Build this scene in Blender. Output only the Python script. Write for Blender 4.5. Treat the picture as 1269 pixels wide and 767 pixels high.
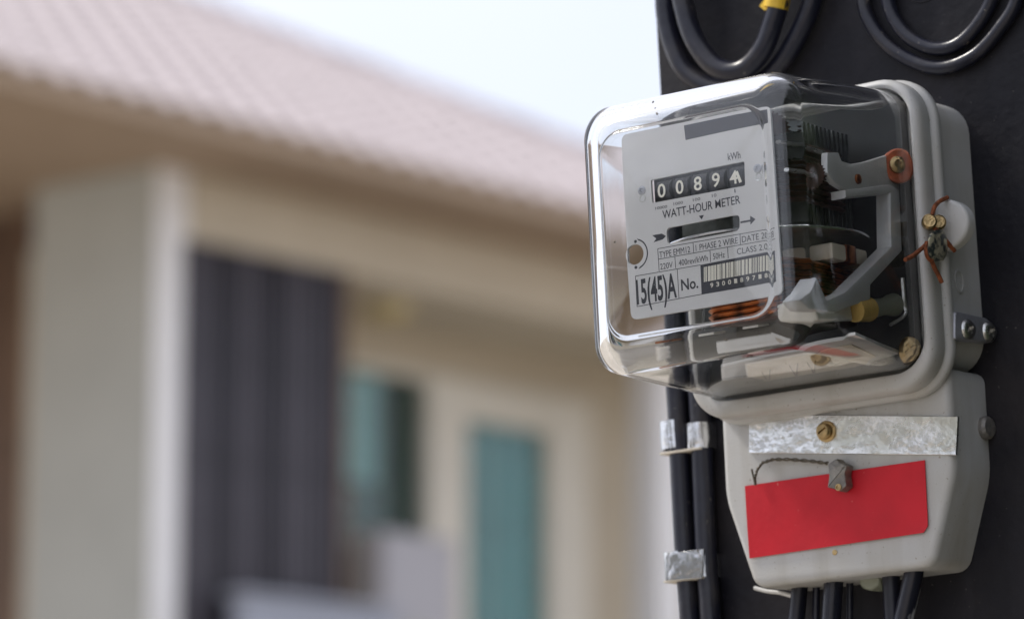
import bpy, bmesh, math, random
import numpy as np
from mathutils import Vector, Matrix
random.seed(7)
R_ = math.radians
for o in list(bpy.data.objects): bpy.data.objects.remove(o)
S = bpy.context.scene
COL = S.collection

# ---------------------------------------------------------------- camera
FPX = 4759.0; CX, CY = 634.5, 383.5            # photograph: 1269 x 767
PITCH = 0.18179697947544204
CAM = np.array([0., 0., 1.6])
cam = bpy.data.objects.new('camera', bpy.data.cameras.new('camera'))
COL.objects.link(cam); S.camera = cam
cam.location = CAM; cam.rotation_euler = (math.pi/2 + PITCH, 0, 0)
cd = cam.data; cd.sensor_width = 36; cd.sensor_fit = 'HORIZONTAL'; cd.lens = FPX/1269*36
cd.clip_start = .05; cd.clip_end = 2000
cd.dof.use_dof = True; cd.dof.focus_distance = 1.585
cd.dof.aperture_fstop = cd.lens/15.2; cd.dof.aperture_blades = 0

# ---------------------------------------------------------------- sky, sun, exposure
SUN_AZ, SUN_EL = R_(-68), R_(48)               # azimuth from +Y towards +X
W = bpy.data.worlds.new('World'); S.world = W; W.use_nodes = True
nt = W.node_tree; nt.nodes.clear()
wo = nt.nodes.new('ShaderNodeOutputWorld'); bg = nt.nodes.new('ShaderNodeBackground')
sk = nt.nodes.new('ShaderNodeTexSky'); sk.sky_type = 'NISHITA'; sk.sun_disc = False
sk.sun_elevation = SUN_EL; sk.sun_rotation = SUN_AZ
sk.dust_density = 1.2; sk.ozone_density = 1.6
tc = nt.nodes.new('ShaderNodeTexCoord'); nz = nt.nodes.new('ShaderNodeTexNoise')
nz.inputs['Scale'].default_value = 2.2; nz.inputs['Detail'].default_value = 3
mr = nt.nodes.new('ShaderNodeMapRange'); mr.inputs[1].default_value = .3; mr.inputs[2].default_value = .7
mr.inputs[3].default_value = .58; mr.inputs[4].default_value = .82
mx = nt.nodes.new('ShaderNodeMix'); mx.data_type = 'RGBA'
mx.inputs[7].default_value = (9.2, 9.3, 10.3, 1)      # thin white cloud veil
nt.links.new(tc.outputs['Generated'], nz.inputs['Vector'])
nt.links.new(nz.outputs['Fac'], mr.inputs[0]); nt.links.new(mr.outputs[0], mx.inputs[0])
nt.links.new(sk.outputs[0], mx.inputs[6]); nt.links.new(mx.outputs[2], bg.inputs[0])
bg.inputs[1].default_value = 0.1
nt.links.new(bg.outputs[0], wo.inputs[0])
sl = bpy.data.lights.new('sun', 'SUN'); sl.energy = 2.2; sl.angle = R_(10); sl.color = (1, .95, .87)
so = bpy.data.objects.new('sun', sl); COL.objects.link(so); so.location = (-6, 4, 12)
sd = Vector((math.sin(SUN_AZ)*math.cos(SUN_EL), math.cos(SUN_AZ)*math.cos(SUN_EL), math.sin(SUN_EL)))
so.rotation_euler = sd.to_track_quat('Z', 'Y').to_euler()
vs = S.view_settings; vs.view_transform = 'Standard'; vs.look = 'None'; vs.exposure = .45; vs.gamma = 1
vs.use_curve_mapping = False
S.render.engine = 'CYCLES'
cy = S.cycles; cy.use_denoising = True; cy.max_bounces = 20; cy.transmission_bounces = 18
cy.glossy_bounces = 8; cy.diffuse_bounces = 5; cy.transparent_max_bounces = 16
cy.caustics_refractive = True; cy.caustics_reflective = True; cy.blur_glossy = .3
cy.sample_clamp_indirect = 8

# ---------------------------------------------------------------- frames: meter (mm) and house (m)
def rotm(yaw, pit, rol):
    a, b = math.cos(yaw), math.sin(yaw); c, d = math.cos(pit), math.sin(pit); e, f = math.cos(rol), math.sin(rol)
    return np.array([[e,0,f],[0,1,0],[-f,0,e]]) @ np.array([[1,0,0],[0,c,d],[0,-d,c]]) @ np.array([[a,-b,0],[b,a,0],[0,0,1]])
cP, sP = math.cos(PITCH), math.sin(PITCH)
CW = np.array([[1,0,0],[0,cP,-sP],[0,sP,cP]])          # camera-aligned -> world
RM = rotm(-0.6228398165758052, PITCH, -0.04906549129090595)
TM = np.array([78.92643486807813, 1582.7586561456094, 39.41530306011883])
RW = CW @ RM
def wpt(p): return CAM + CW @ ((RM @ np.array(p, float) + TM) / 1000)
def _ray(px):
    d = np.array([(px[0]-CX)/FPX, 1, -(px[1]-CY)/FPX]); return RM.T @ (-TM), RM.T @ d
def _hit(px, ax, v):
    o, d = _ray(px); k = (v-o[ax])/d[ax]; return o + k*d
def onY(px, v): return _hit(px, 1, v)      # a plane parallel to the meter's face
def onX(px, v): return _hit(px, 0, v)      # a plane parallel to its side
def onZ(px, v): return _hit(px, 2, v)

# ---------------------------------------------------------------- materials
MATS = {}
def mat(name, col, rough=.5, metal=0, var=.12, scale=40, bump=0, bscale=200, trans=0, ior=1.45, spec=.5, col2=None, coat=0, lo=.35, hi=.65, detail=4, specks=None, streak=None, stretch=None):
    m = bpy.data.materials.new(name); m.use_nodes = True; n = m.node_tree; b = n.nodes['Principled BSDF']
    b.inputs['Roughness'].default_value = rough; b.inputs['Metallic'].default_value = metal
    b.inputs['IOR'].default_value = ior; b.inputs['Transmission Weight'].default_value = trans
    b.inputs['Specular IOR Level'].default_value = spec; b.inputs['Coat Weight'].default_value = coat
    t = n.nodes.new('ShaderNodeTexCoord'); z = n.nodes.new('ShaderNodeTexNoise')
    z.inputs['Scale'].default_value = scale; z.inputs['Detail'].default_value = detail
    n.links.new(t.outputs['Object'], z.inputs['Vector'])
    r = n.nodes.new('ShaderNodeMapRange'); r.inputs[1].default_value = lo; r.inputs[2].default_value = hi
    n.links.new(z.outputs['Fac'], r.inputs[0])
    x = n.nodes.new('ShaderNodeMix'); x.data_type = 'RGBA'
    c2 = col2 or tuple(c*(1-var) for c in col)
    x.inputs[6].default_value = (*col, 1); x.inputs[7].default_value = (*c2, 1)
    n.links.new(r.outputs[0], x.inputs[0]); n.links.new(x.outputs[2], b.inputs['Base Color'])
    if stretch:
        mp0 = n.nodes.new('ShaderNodeMapping'); mp0.inputs['Scale'].default_value = stretch
        n.links.new(t.outputs['Object'], mp0.inputs['Vector']); n.links.new(mp0.outputs[0], z.inputs['Vector'])
    last = x.outputs[2]
    def layer(last, vec_scale, sc, lo_, hi_, colr, amt, det=3):
        mp = n.nodes.new('ShaderNodeMapping'); mp.inputs['Scale'].default_value = vec_scale
        q = n.nodes.new('ShaderNodeTexNoise'); q.inputs['Scale'].default_value = sc; q.inputs['Detail'].default_value = det
        n.links.new(t.outputs['Object'], mp.inputs['Vector']); n.links.new(mp.outputs[0], q.inputs['Vector'])
        m2 = n.nodes.new('ShaderNodeMapRange'); m2.inputs[1].default_value = lo_; m2.inputs[2].default_value = hi_; m2.inputs[4].default_value = amt
        n.links.new(q.outputs['Fac'], m2.inputs[0])
        x2 = n.nodes.new('ShaderNodeMix'); x2.data_type = 'RGBA'; x2.inputs[7].default_value = (*colr, 1)
        n.links.new(m2.outputs[0], x2.inputs[0]); n.links.new(last, x2.inputs[6]); return x2.outputs[2]
    if streak: last = layer(last, (1, 1, .07), streak[0], .5, .75, streak[1], streak[2], 6)
    if specks: last = layer(last, (1, 1, 1), specks[0], specks[1], specks[1]+.05, specks[2], specks[3], 2)
    n.links.new(last, b.inputs['Base Color'])
    if trans and not bump:
        r3 = n.nodes.new('ShaderNodeMapRange'); r3.inputs[1].default_value = .4; r3.inputs[2].default_value = .75
        r3.inputs[3].default_value = rough; r3.inputs[4].default_value = rough+.035
        n.links.new(z.outputs['Fac'], r3.inputs[0]); n.links.new(r3.outputs[0], b.inputs['Roughness'])
    if bump:
        z2 = n.nodes.new('ShaderNodeTexNoise'); z2.inputs['Scale'].default_value = bscale; z2.inputs['Detail'].default_value = 3
        n.links.new(t.outputs['Object'], z2.inputs['Vector'])
        bp = n.nodes.new('ShaderNodeBump'); bp.inputs['Strength'].default_value = bump; bp.inputs['Distance'].default_value = .001
        n.links.new(z2.outputs['Fac'], bp.inputs['Height']); n.links.new(bp.outputs[0], b.inputs['Normal'])
        rr = n.nodes.new('ShaderNodeMapRange'); rr.inputs[3].default_value = rough*.8; rr.inputs[4].default_value = min(1, rough*1.25)
        n.links.new(z.outputs['Fac'], rr.inputs[0]); n.links.new(rr.outputs[0], b.inputs['Roughness'])
    MATS[name] = m; return m
mat('clear_cover', (.985,.993,.99), .008, trans=1, ior=1.5, var=.02)
mat('grey_plastic', (.50,.503,.50), .42, col2=(.455,.445,.415), scale=38, bump=.10, bscale=900, detail=9, lo=.38, hi=.75, streak=(90,(.30,.27,.22),.35), specks=(700,.70,(.20,.16,.11),.7))
mat('dark_plastic', (.035,.04,.042), .45, var=.3)
mat('board_black', (.006,.006,.010), .55, scale=22, bump=.5, bscale=160, col2=(.022,.019,.021), lo=.42, hi=.8, spec=.28, detail=10, specks=(420,.735,(.12,.11,.10),.45), streak=(60,(.024,.023,.03),.4))
mat('cable_black', (.011,.012,.022), .34, var=.3, scale=60, bump=.12, bscale=300, specks=(500,.70,(.14,.13,.12),.6))
mat('cable_dusty', (.012,.013,.024), .30, scale=45, col2=(.05,.044,.040), lo=.5, hi=.9, bump=.3, bscale=160, detail=10, specks=(420,.70,(.20,.18,.15),.6))
mat('cable_scuffed', (.013,.014,.024), .28, scale=110, col2=(.42,.43,.46), lo=.60, hi=.66, bump=.2, stretch=(1,1,.35))
mat('plate_white', (.62,.62,.63), .38, var=.06, scale=60)
mat('print_dark', (.045,.045,.06), .5, var=.2)
mat('print_pale', (.72,.70,.62), .5, var=.1)
mat('drum_black', (.02,.02,.03), .4)
mat('digit_cream', (.85,.83,.74), .5, var=.08)
mat('digit_orange', (.75,.40,.14), .5)
mat('copper', (.52,.17,.05), .35, metal=.7, col2=(.10,.03,.015), scale=110, lo=.42, hi=.6)
mat('coil_dark', (.06,.025,.018), .4, var=.5, scale=200)
mat('aluminium', (.86,.86,.86), .26, metal=1, col2=(.66,.66,.60), scale=60, bump=1.0, bscale=110, lo=.42, hi=.62, stretch=(.5,1,1), detail=8, specks=(600,.71,(.25,.22,.18),.6))  # colour mottling imitates reflected surroundings
mat('crumpled_foil', (.72,.72,.73), .20, metal=1, var=.2, scale=90, bump=1.0, bscale=75, specks=(500,.68,(.25,.18,.10),.7))
mat('galvanised', (.42,.43,.47), .45, metal=.55, var=.2, scale=150, bump=.3, bscale=400)
mat('leaf_dark', (.035,.065,.02), .55, var=.5, scale=3)
mat('bark', (.12,.09,.06), .85, var=.3, scale=20)
mat('disc_metal', (.75,.76,.78), .25, metal=1, var=.05)
mat('frame_cast', (.62,.63,.64), .42, metal=.1, var=.1, scale=80, bump=.2, bscale=600)
mat('steel', (.62,.62,.60), .28, metal=1, var=.25, scale=220, bump=.2, bscale=700)
mat('brass', (.55,.40,.20), .35, metal=1, var=.4, scale=260, bump=.3, bscale=700)
mat('rust', (.30,.085,.03), .75, var=.6, scale=400, bump=.5, bscale=900)
mat('bead', (.50,.46,.33), .35, metal=.5, scale=260, col2=(.05,.06,.06), lo=.42, hi=.55, bump=.3)
mat('washer_red', (.62,.16,.07), .4, var=.3, scale=300)
mat('yellow', (.75,.50,.14), .45, var=.15, scale=200)
mat('yellow_tape', (.80,.52,.05), .45, var=.15, scale=100)
mat('milky', (.50,.54,.42), .3, trans=.55, var=.2)
mat('nylon', (.70,.69,.66), .4, var=.15, scale=150)
mat('red_tag', (.64,.013,.027), .45, spec=.35, var=.2, scale=30, bump=.12, bscale=300, detail=8, specks=(330,.72,(.70,.25,.22),.6))
mat('lead', (.17,.165,.16), .5, metal=.6, col2=(.30,.28,.25), scale=180, bump=.8, bscale=350)
mat('wire_dark', (.16,.14,.11), .5, metal=.6, var=.3, scale=300)
mat('paper', (.66,.60,.50), .6, var=.1, scale=120)
mat('post_concrete', (.34,.33,.31), .85, var=.2, scale=8, bump=.6, bscale=120)
mat('ground_paving', (.48,.43,.36), .85, var=.25, scale=.6, bump=.4, bscale=30)
mat('wall_beige', (.60,.53,.42), .8, var=.06, scale=2, bump=.2, bscale=60)
mat('wall_grey', (.49,.50,.47), .8, var=.06, scale=2, bump=.2, bscale=60)
mat('trim_white', (.88,.87,.87), .6, var=.04, scale=3)
mat('timber_and_shade_brown', (.17,.105,.07), .6, var=.3, scale=4)
mat('soffit', (.40,.30,.215), .7, var=.1, scale=3)
mat('slat_dark', (.062,.057,.072), .5, var=.25, scale=3)
mat('slat_light', (.088,.082,.10), .5, var=.2, scale=3)
mat('slat_deep', (.026,.024,.034), .5, var=.2, scale=3)
mat('slat_back', (.012,.012,.016), .6)
mat('roof_tile', (.64,.57,.56), .65, col2=(.46,.39,.385), scale=1.2, bump=.3, bscale=20, detail=8)
mat('glass_teal', (.72,.92,.90), .02, trans=1, ior=1.45, var=.05)
mat('reflection_teal', (.13,.36,.37), .8, var=.2, scale=4)
mat('reflection_pale', (.42,.56,.56), .8, var=.1, scale=4)
mat('room_dark', (.05,.075,.06), .8, var=.3, scale=2)
mat('frame_cream', (.80,.76,.67), .5, var=.05, scale=3)
mat('white_metal', (.75,.75,.78), .45, var=.06, scale=3)
mat('ac_grey', (.48,.47,.50), .5, var=.06, scale=3)
mat('parapet_blue', (.36,.38,.44), .6, var=.06, scale=3)
mat('soil', (.055,.045,.035), .95, col2=(.03,.045,.02), scale=6, bump=.8, bscale=60)
mat('frame_dark', (.10,.11,.11), .4, metal=.6, var=.4, scale=120)
mat('lamp_yellow', (.70,.58,.30), .5, var=.1)

# ---------------------------------------------------------------- mesh helpers
def mesh(name, verts, faces, angle=35):
    me = bpy.data.meshes.new(name); me.from_pydata([tuple(map(float, v)) for v in verts], [], faces)
    bm = bmesh.new(); bm.from_mesh(me); bmesh.ops.recalc_face_normals(bm, faces=bm.faces); bm.to_mesh(me); bm.free()
    me.polygons.foreach_set('use_smooth', [True]*len(me.polygons)); me.set_sharp_from_angle(angle=R_(angle))
    return me
class G:
    """collects shapes of ONE part"""
    def __init__(s): s.v = []; s.f = []
    def add(s, v, f):
        k = len(s.v); s.v += [tuple(p) for p in v]; s.f += [tuple(i+k for i in q) for q in f]; return s
    def loft(s, rings, capa=True, capb=True, closed=False):
        n = len(rings[0]); v = [p for r in rings for p in r]; f = []
        m = len(rings)
        for i in range(m if closed else m-1):
            a, b = i*n, ((i+1) % m)*n
            for j in range(n): f.append((a+j, a+(j+1) % n, b+(j+1) % n, b+j))
        if not closed:
            if capa: f.append(tuple(range(n))[::-1])
            if capb: f.append(tuple(range((m-1)*n, m*n)))
        return s.add(v, f)
    def box(s, a, b, bev=0, segs=2):
        bm = bmesh.new(); bmesh.ops.create_cube(bm, size=1)
        c = [(a[i]+b[i])/2 for i in range(3)]; d = [abs(b[i]-a[i]) for i in range(3)]
        for v in bm.verts: v.co = Vector([c[i]+v.co[i]*d[i] for i in range(3)])
        if bev: bmesh.ops.bevel(bm, geom=bm.edges[:], offset=bev, segments=segs, affect='EDGES', profile=.5)
        return s.bm(bm)
    def bm(s, bm):
        bm.verts.index_update(); v = [tuple(x.co) for x in bm.verts]; f = [tuple(x.index for x in q.verts) for q in bm.faces]; bm.free()
        return s.add(v, f)
    def prism(s, poly, off, bev_v=0, bev_f=0, segs=3):
        """poly: 3-D outline (front), off: extrusion vector"""
        bm = bmesh.new(); off = Vector(off)
        a = [bm.verts.new(Vector(p)) for p in poly]; b = [bm.verts.new(Vector(p)+off) for p in poly]; n = len(a)
        bm.faces.new(a); bm.faces.new(b[::-1]); 
        for i in range(n): bm.faces.new((a[i], b[i], b[(i+1) % n], a[(i+1) % n]))
        bmesh.ops.recalc_face_normals(bm, faces=bm.faces)
        if bev_v:
            e = [x for x in bm.edges if abs((x.verts[0].co-x.verts[1].co).normalized().dot(off.normalized())) > .99]
            bmesh.ops.bevel(bm, geom=e, offset=bev_v, segments=segs, affect='EDGES', profile=.5)
        if bev_f:
            o = Vector(poly[0]); nn = off.normalized()
            e = [x for x in bm.edges if all(abs((q.co-o).dot(nn)) < 1e-4 for q in x.verts)]
            bmesh.ops.bevel(bm, geom=e, offset=bev_f, segments=segs, affect='EDGES', profile=.5)
        return s.bm(bm)
    def tube(s, pts, r, n=12, sub=6, raw=False):
        P = [np.array(p, float) for p in pts]
        if not raw and len(P) > 2:
            Q = []
            E = [2*P[0]-P[1]] + P + [2*P[-1]-P[-2]]
            for i in range(1, len(E)-2):
                for t in np.linspace(0, 1, sub, endpoint=False):
                    a, b, c, d = E[i-1:i+3]
                    Q.append(.5*((2*b)+(c-a)*t+(2*a-5*b+4*c-d)*t*t+(3*b-a-3*c+d)*t**3))
            Q.append(P[-1]); P = Q
        T = [P[min(i+1, len(P)-1)]-P[max(i-1, 0)] for i in range(len(P))]; T = [t/np.linalg.norm(t) for t in T]
        up = np.array([.31, .22, .93]); N = np.cross(T[0], up); N /= np.linalg.norm(N)
        rings = []
        for i, p in enumerate(P):
            N = N - T[i]*N.dot(T[i]); N /= np.linalg.norm(N); B = np.cross(T[i], N)
            rr = r[i*len(r)//len(P)] if isinstance(r, (list, tuple)) else r
            rings.append([p + rr*(math.cos(a)*N+math.sin(a)*B) for a in np.linspace(0, 2*math.pi, n, endpoint=False)])
        return s.loft(rings)
    def lathe(s, c, ax, prof, n=24, recess=None):
        """prof: list of (radius, height along ax); recess: ('cross'|'slot', half width, length, depth) in the end face"""
        c = np.array(c, float); ax = np.array(ax, float); ax /= np.linalg.norm(ax)
        u = np.cross(ax, [.0, .0, 1.] if abs(ax[2]) < .9 else [1., 0, 0]); u /= np.linalg.norm(u); w = np.cross(ax, u)
        if recess: n = 96
        A = np.linspace(0, 2*math.pi, n, endpoint=False)
        rings = [[c+ax*h+r*(math.cos(a)*u+math.sin(a)*w) for a in A] for r, h in prof]
        if recess:
            kind, hw, ln, dp = recess; rad = []
            for a in A:
                x, y = abs(math.cos(a-.5)), abs(math.sin(a-.5))
                r1 = min(ln/max(x, 1e-6), hw/max(y, 1e-6)); r2 = min(ln/max(y, 1e-6), hw/max(x, 1e-6))
                rad.append(max(r1, r2) if kind == 'cross' else r1)
            h = prof[-1][1]
            for d in (0, dp): rings.append([c+ax*(h-d)+q*(math.cos(a)*u+math.sin(a)*w) for a, q in zip(A, rad)])
        return s.loft(rings)
ID = np.eye(3)
class Frame:
    def __init__(s, R, T, k): s.R, s.T, s.k = R, T, k           # local units -> metres by k
    def w(s, p): return s.T(p)
def M4(R, loc):
    m = Matrix([[*R[0], loc[0]], [*R[1], loc[1]], [*R[2], loc[2]], [0, 0, 0, 1]]); return m
METER = dict(R=RW, f=wpt, k=.001)
def tagit(o, label, cat, group=None, kind=None):
    if label: o['label'] = label
    if cat: o['category'] = cat
    if group: o['group'] = group
    if kind: o['kind'] = kind
    return o
def thing(name, org, label, cat, group=None, fr=METER):
    o = bpy.data.objects.new(name, None); COL.objects.link(o); o.empty_display_size = .02
    o.matrix_world = M4(fr['R'], fr['f'](org)); o['_o'] = [float(x) for x in org]; o['_k'] = fr['k']
    return tagit(o, label, cat, group)
def part(name, g, m, parent, label=None, angle=35):
    org = np.array(parent['_o']); k = parent['_k']
    me = mesh(name, [(np.array(p)-org)*k for p in g.v], g.f, angle) if isinstance(g, G) else g
    o = bpy.data.objects.new(name, me); COL.objects.link(o); o.parent = parent
    if not me.materials: me.materials.append(MATS[m])
    o['_o'] = list(map(float, org)); o['_k'] = k
    if label: o['label'] = label
    return o
def single(name, g, m, org, label, cat, group=None, fr=METER, kind=None, angle=35):
    me = mesh(name, [(np.array(p)-np.array(org))*fr['k'] for p in g.v], g.f, angle); me.materials.append(MATS[m])
    o = bpy.data.objects.new(name, me); COL.objects.link(o); o.matrix_world = M4(fr['R'], fr['f'](org))
    o['_o'] = [float(x) for x in org]; o['_k'] = fr['k']
    return tagit(o, label, cat, group, kind)
def rrect(cx, cz, hw, hh, r, y, n=9):
    p = []
    for sx, sz, a0 in ((1,1,0), (-1,1,90), (-1,-1,180), (1,-1,270)):
        for t in np.linspace(0, 90, n):
            a = R_(a0+t); p.append((cx+sx*(hw-r)+r*math.cos(a), y, cz+sz*(hh-r)+r*math.sin(a)))
    return p
def curve_mesh(splines, y, ext):
    """filled 2-D outline with holes -> G in meter space, in the plane Y=y, thickness ext towards +Y"""
    c = bpy.data.curves.new('tmp', 'CURVE'); c.dimensions = '2D'; c.fill_mode = 'BOTH'; c.extrude = ext/2
    for sp in splines:
        q = c.splines.new('POLY'); q.points.add(len(sp)-1); q.use_cyclic_u = True
        for k, (x, z) in enumerate(sp): q.points[k].co = (x, z, 0, 1)
    return _curve_to_g(c, lambda v: (v[0], y+ext/2-v[2], v[1]))
def _curve_to_g(c, fn):
    o = bpy.data.objects.new('tmp', c); COL.objects.link(o)
    dg = bpy.context.evaluated_depsgraph_get(); me = o.evaluated_get(dg).to_mesh()
    g = G(); g.add([fn(v.co) for v in me.vertices], [tuple(p.vertices) for p in me.polygons])
    o.evaluated_get(dg).to_mesh_clear(); bpy.data.objects.remove(o); bpy.data.curves.remove(c); return g
def text_g(txt, pl, pr, capmm, y, th=.05, bold=0.0, fill=1.0):
    """text whose baseline runs from pixel pl to pixel pr of the photograph, on the plane Y=y"""
    a, b = onY(pl, y), onY(pr, y); ln = math.hypot(b[0]-a[0], b[2]-a[2]); an = math.atan2(b[2]-a[2], b[0]-a[0])
    c = bpy.data.curves.new('tmp', 'FONT'); c.body = txt; c.size = 1; c.extrude = .02; c.offset = bold
    c.resolution_u = 3
    g = _curve_to_g(c, lambda v: (v[0], v[1], v[2]))
    V = np.array(g.v); x0, x1 = V[:,0].min(), V[:,0].max(); cap = .69
    kx = ln/(x1-x0); kz = capmm/cap
    ca, sa = math.cos(an), math.sin(an)
    g.v = [(a[0]+(vx-x0)*kx*ca-vz*kz*sa, y-th/2-th/2*np.sign(vy), a[2]+(vx-x0)*kx*sa+vz*kz*ca) for vx, vz, vy in V]
    return g

# ================================================================ GROUND
g = G(); n = 24; L = 600
g.v = [(-L+2*L*i/n, -L+2*L*j/n, 0) for i in range(n+1) for j in range(n+1)]
g.f = [(i*(n+1)+j, (i+1)*(n+1)+j, (i+1)*(n+1)+j+1, i*(n+1)+j+1) for i in range(n) for j in range(n)]
WORLD = dict(R=ID, f=lambda p: np.array(p, float), k=1.0)
single('ground', g, 'ground_paving', (0,0,0), None, None, fr=WORLD, kind='structure')

# ================================================================ HOUSE (metres; s along the facade, -d into the house, z up)
PHI = R_(40.4); U = np.array([math.sin(PHI), math.cos(PHI), 0]); N = np.array([math.cos(PHI), -math.sin(PHI), 0])
K0 = np.array([-2.27, 24.0, 0.])
HR = np.stack([U, -N, [0, 0, 1]], 1)                # columns: s, depth, z
HOUSE = dict(R=HR, f=lambda p: K0 + HR @ np.array(p, float), k=1.0)
def hpix(px, depth):                                # pixel -> (s, z) on the vertical plane `depth` behind the facade
    d = HR.T @ (CW @ np.array([(px[0]-CX)/FPX, 1, -(px[1]-CY)/FPX])); o = HR.T @ (CAM-K0)
    k = (depth-o[1])/d[1]; p = o+k*d; return p[0], p[2]
def hplane(px, p0, nn):
    d = HR.T @ (CW @ np.array([(px[0]-CX)/FPX, 1, -(px[1]-CY)/FPX])); o = HR.T @ (CAM-K0); nn = np.array(nn)
    return o + d*((np.array(p0)-o).dot(nn)/d.dot(nn))
house = thing('house', (0, 0, 0), 'beige two storey house with a tiled roof and dark slatted screen', 'house', fr=HOUSE)
OV = .9                                             # eave overhang
ZE = hpix((365, 172), -OV)[1]                       # lower edge of the tiles
ZS = ZE-.10                                         # soffit
ZB = hpix((325, 316), 0)[1]                         # underside of the beam = top of the screen
ZW = hpix((575, 470), 1.3)[1]                       # window head (outer frame)
RB = 1.3                                            # depth of the balcony
ZF = hpix((400, 790), 0)[1]-.9                      # balcony floor
print('house z: eave %.2f beam %.2f window %.2f floor %.2f' % (ZE, ZB, ZW, ZF))
PR = R_(28); tn = math.tan(PR); RN = (0, -math.sin(PR), math.cos(PR))
A_ = hplane((332, 49), (0, -OV, ZE), RN); B_ = hplane((723, 196), (0, -OV, ZE), RN)   # two points of the hip line
hs = (A_[0]-B_[0])/(A_[1]-B_[1]); CORN = B_[0] + hs*(-OV-B_[1])                      # eave corner where the hip starts
SEND = CORN-OV; DB = 9.0; DRG = DB/2
g = G().box((0, 0, ZF-.3), (.275, 1.14, ZS)); part('fin_wall', g, 'wall_grey', house)
g = G().box((.0, -.012, ZF-.3), (.273, -.001, ZS-.002)); part('corner_trim', g, 'trim_white', house)
g = G().box((.277, .0, ZB), (SEND, .28, ZS)); part('beam', g, 'wall_beige', house)
zt = hpix((500, 330), 0)[1]
g = G().box((.277, -.045, zt), (SEND, -.001, ZS-.002), .01); part('cornice_band', g, 'wall_beige', house)
g = G().box((.277, .282, ZB+.02), (SEND, RB, ZB+.12)); part('balcony_ceiling', g, 'wall_beige', house)
g = G().box((.277, -.1, ZF-.3), (SEND, RB, ZF)); part('balcony_floor', g, 'wall_beige', house)
# back wall of the balcony in pieces round the window
s0 = hpix((418, 600), RB)[0]; s1 = hpix((727, 600), RB)[0]
z0 = ZF+.02
g = G().box((.277, RB, ZF), (s0, RB+.2, ZB+.1)); part('wall', g, 'wall_beige', house)
g = G().box((s1, RB, ZF), (SEND, RB+.2, ZB+.1)); part('wall', g, 'wall_beige', house)
g = G().box((s0, RB, ZW), (s1, RB+.2, ZB+.1)); part('wall', g, 'wall_beige', house)
# lower storey and far walls
g = G().box((.1, .12, 0), (SEND-.1, DB, ZF-.3)); part('lower_storey', g, 'wall_beige', house)
g = G().box((.5, RB+.25, ZF), (.7, DB, ZS)); part('side_wall', g, 'timber_and_shade_brown', house)  # side wall and its boards painted dark brown for shade under the eave
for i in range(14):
    y = 1.55+i*.5; gg = G().box((.44, y, ZF-.3), (.498, y+.47, ZS-.002), .01); part('shade_board', gg, 'timber_and_shade_brown', house)
g = G().box((SEND-.2, .0, ZF-.3), (SEND, DB, ZB)); part('end_wall', g, 'wall_beige', house)
g = G().box((.7, DB-.2, ZF), (SEND-.2, DB, ZS)); part('rear_wall', g, 'wall_beige', house)
sc0 = hpix((817, 620), 0)[0]
g = G().box((sc0, -.02, ZF), (sc0+.28, .26, ZB-.001), .01); part('column', g, 'trim_white', house)
# slatted screen
p0 = hpix((228, 400), -.03)[0]; p1 = hpix((424, 400), -.03)[0]
scr = part('slat_screen', G().box((p0, .03, ZF), (p1, .06, ZB-.003)), 'slat_back', house)
ns = 16; pw = (p1-p0)/ns; sm = None
for i in range(ns):
    gg = G().box((p0, -.035, ZF+.02), (p0+pw*.72, .028, ZB-.012), .006)
    k = (0, 1, 1, 2, 2, 0, 1, 0, 2, 2, 0, 1, 1, 2, 0, 0)[i % 16]
    sm = sm or {}
    if k not in sm: o = part('slat', gg, ('slat_dark', 'slat_light', 'slat_deep')[k], scr); sm[k] = o.data
    else: o = part('slat', sm[k], 'slat_dark', scr)
    o.location.x = i*pw
part('screen_frame', G().box((p1-.002, -.05, ZF), (p1+.045, .07, ZB-.004), .008), 'timber_and_shade_brown', house)
# window
win = part('window', G().box((s0+.002, RB+.14, z0), (s1-.002, RB+.17, ZW-.002)), 'room_dark', house)
def wx(x, y=640): return hpix((x, y), RB)[0]
zf = [z0, ZW]
fw = .1
def fbox(a, b, za, zb, d0=.0): return G().box((a, RB-.05-d0, za), (b, RB+.118, zb), .008)
jr = wx(676); jl = s0+.03
part('frame', fbox(s0+.003, s0+.06, z0, ZW-.003), 'frame_cream', win)
part('frame', fbox(jr, s1-.003, z0, ZW-.003), 'frame_cream', win)
m0, m1 = wx(526), wx(574)
ZL = ZW-.07
part('frame', fbox(s0+.062, m0-.002, ZL, ZW-.003), 'frame_cream', win)
part('frame', fbox(m0, jr-.002, ZW-.30, ZW-.003), 'frame_cream', win)
part('mullion', fbox(m0, m1, z0, ZW-.302), 'frame_cream', win)
part('pane', G().box((s0+.062, RB+.05, z0), (m0-.002, RB+.06, ZL-.002)), 'glass_teal', win)
part('pane', G().box((m1+.002, RB+.032, z0), (jr-.002, RB+.04, ZW-.302)), 'glass_teal', win)
def reflection_sheet(a, b, za, zb, m, n_=40):  # wavy coloured sheets stand in for reflections in the window panes
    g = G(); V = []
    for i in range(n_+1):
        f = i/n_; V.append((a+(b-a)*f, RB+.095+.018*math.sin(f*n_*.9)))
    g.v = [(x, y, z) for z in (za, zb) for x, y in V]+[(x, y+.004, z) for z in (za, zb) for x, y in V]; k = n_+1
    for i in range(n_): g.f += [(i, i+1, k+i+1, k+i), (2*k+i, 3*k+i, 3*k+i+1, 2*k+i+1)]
    part('reflection_sheet', g, m, win)
zc = hpix((470, 597), RB)[1]
reflection_sheet(s0+.07, s0+.07+(m0-s0)*.45, zc, ZL-.01, 'reflection_pale')
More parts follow.
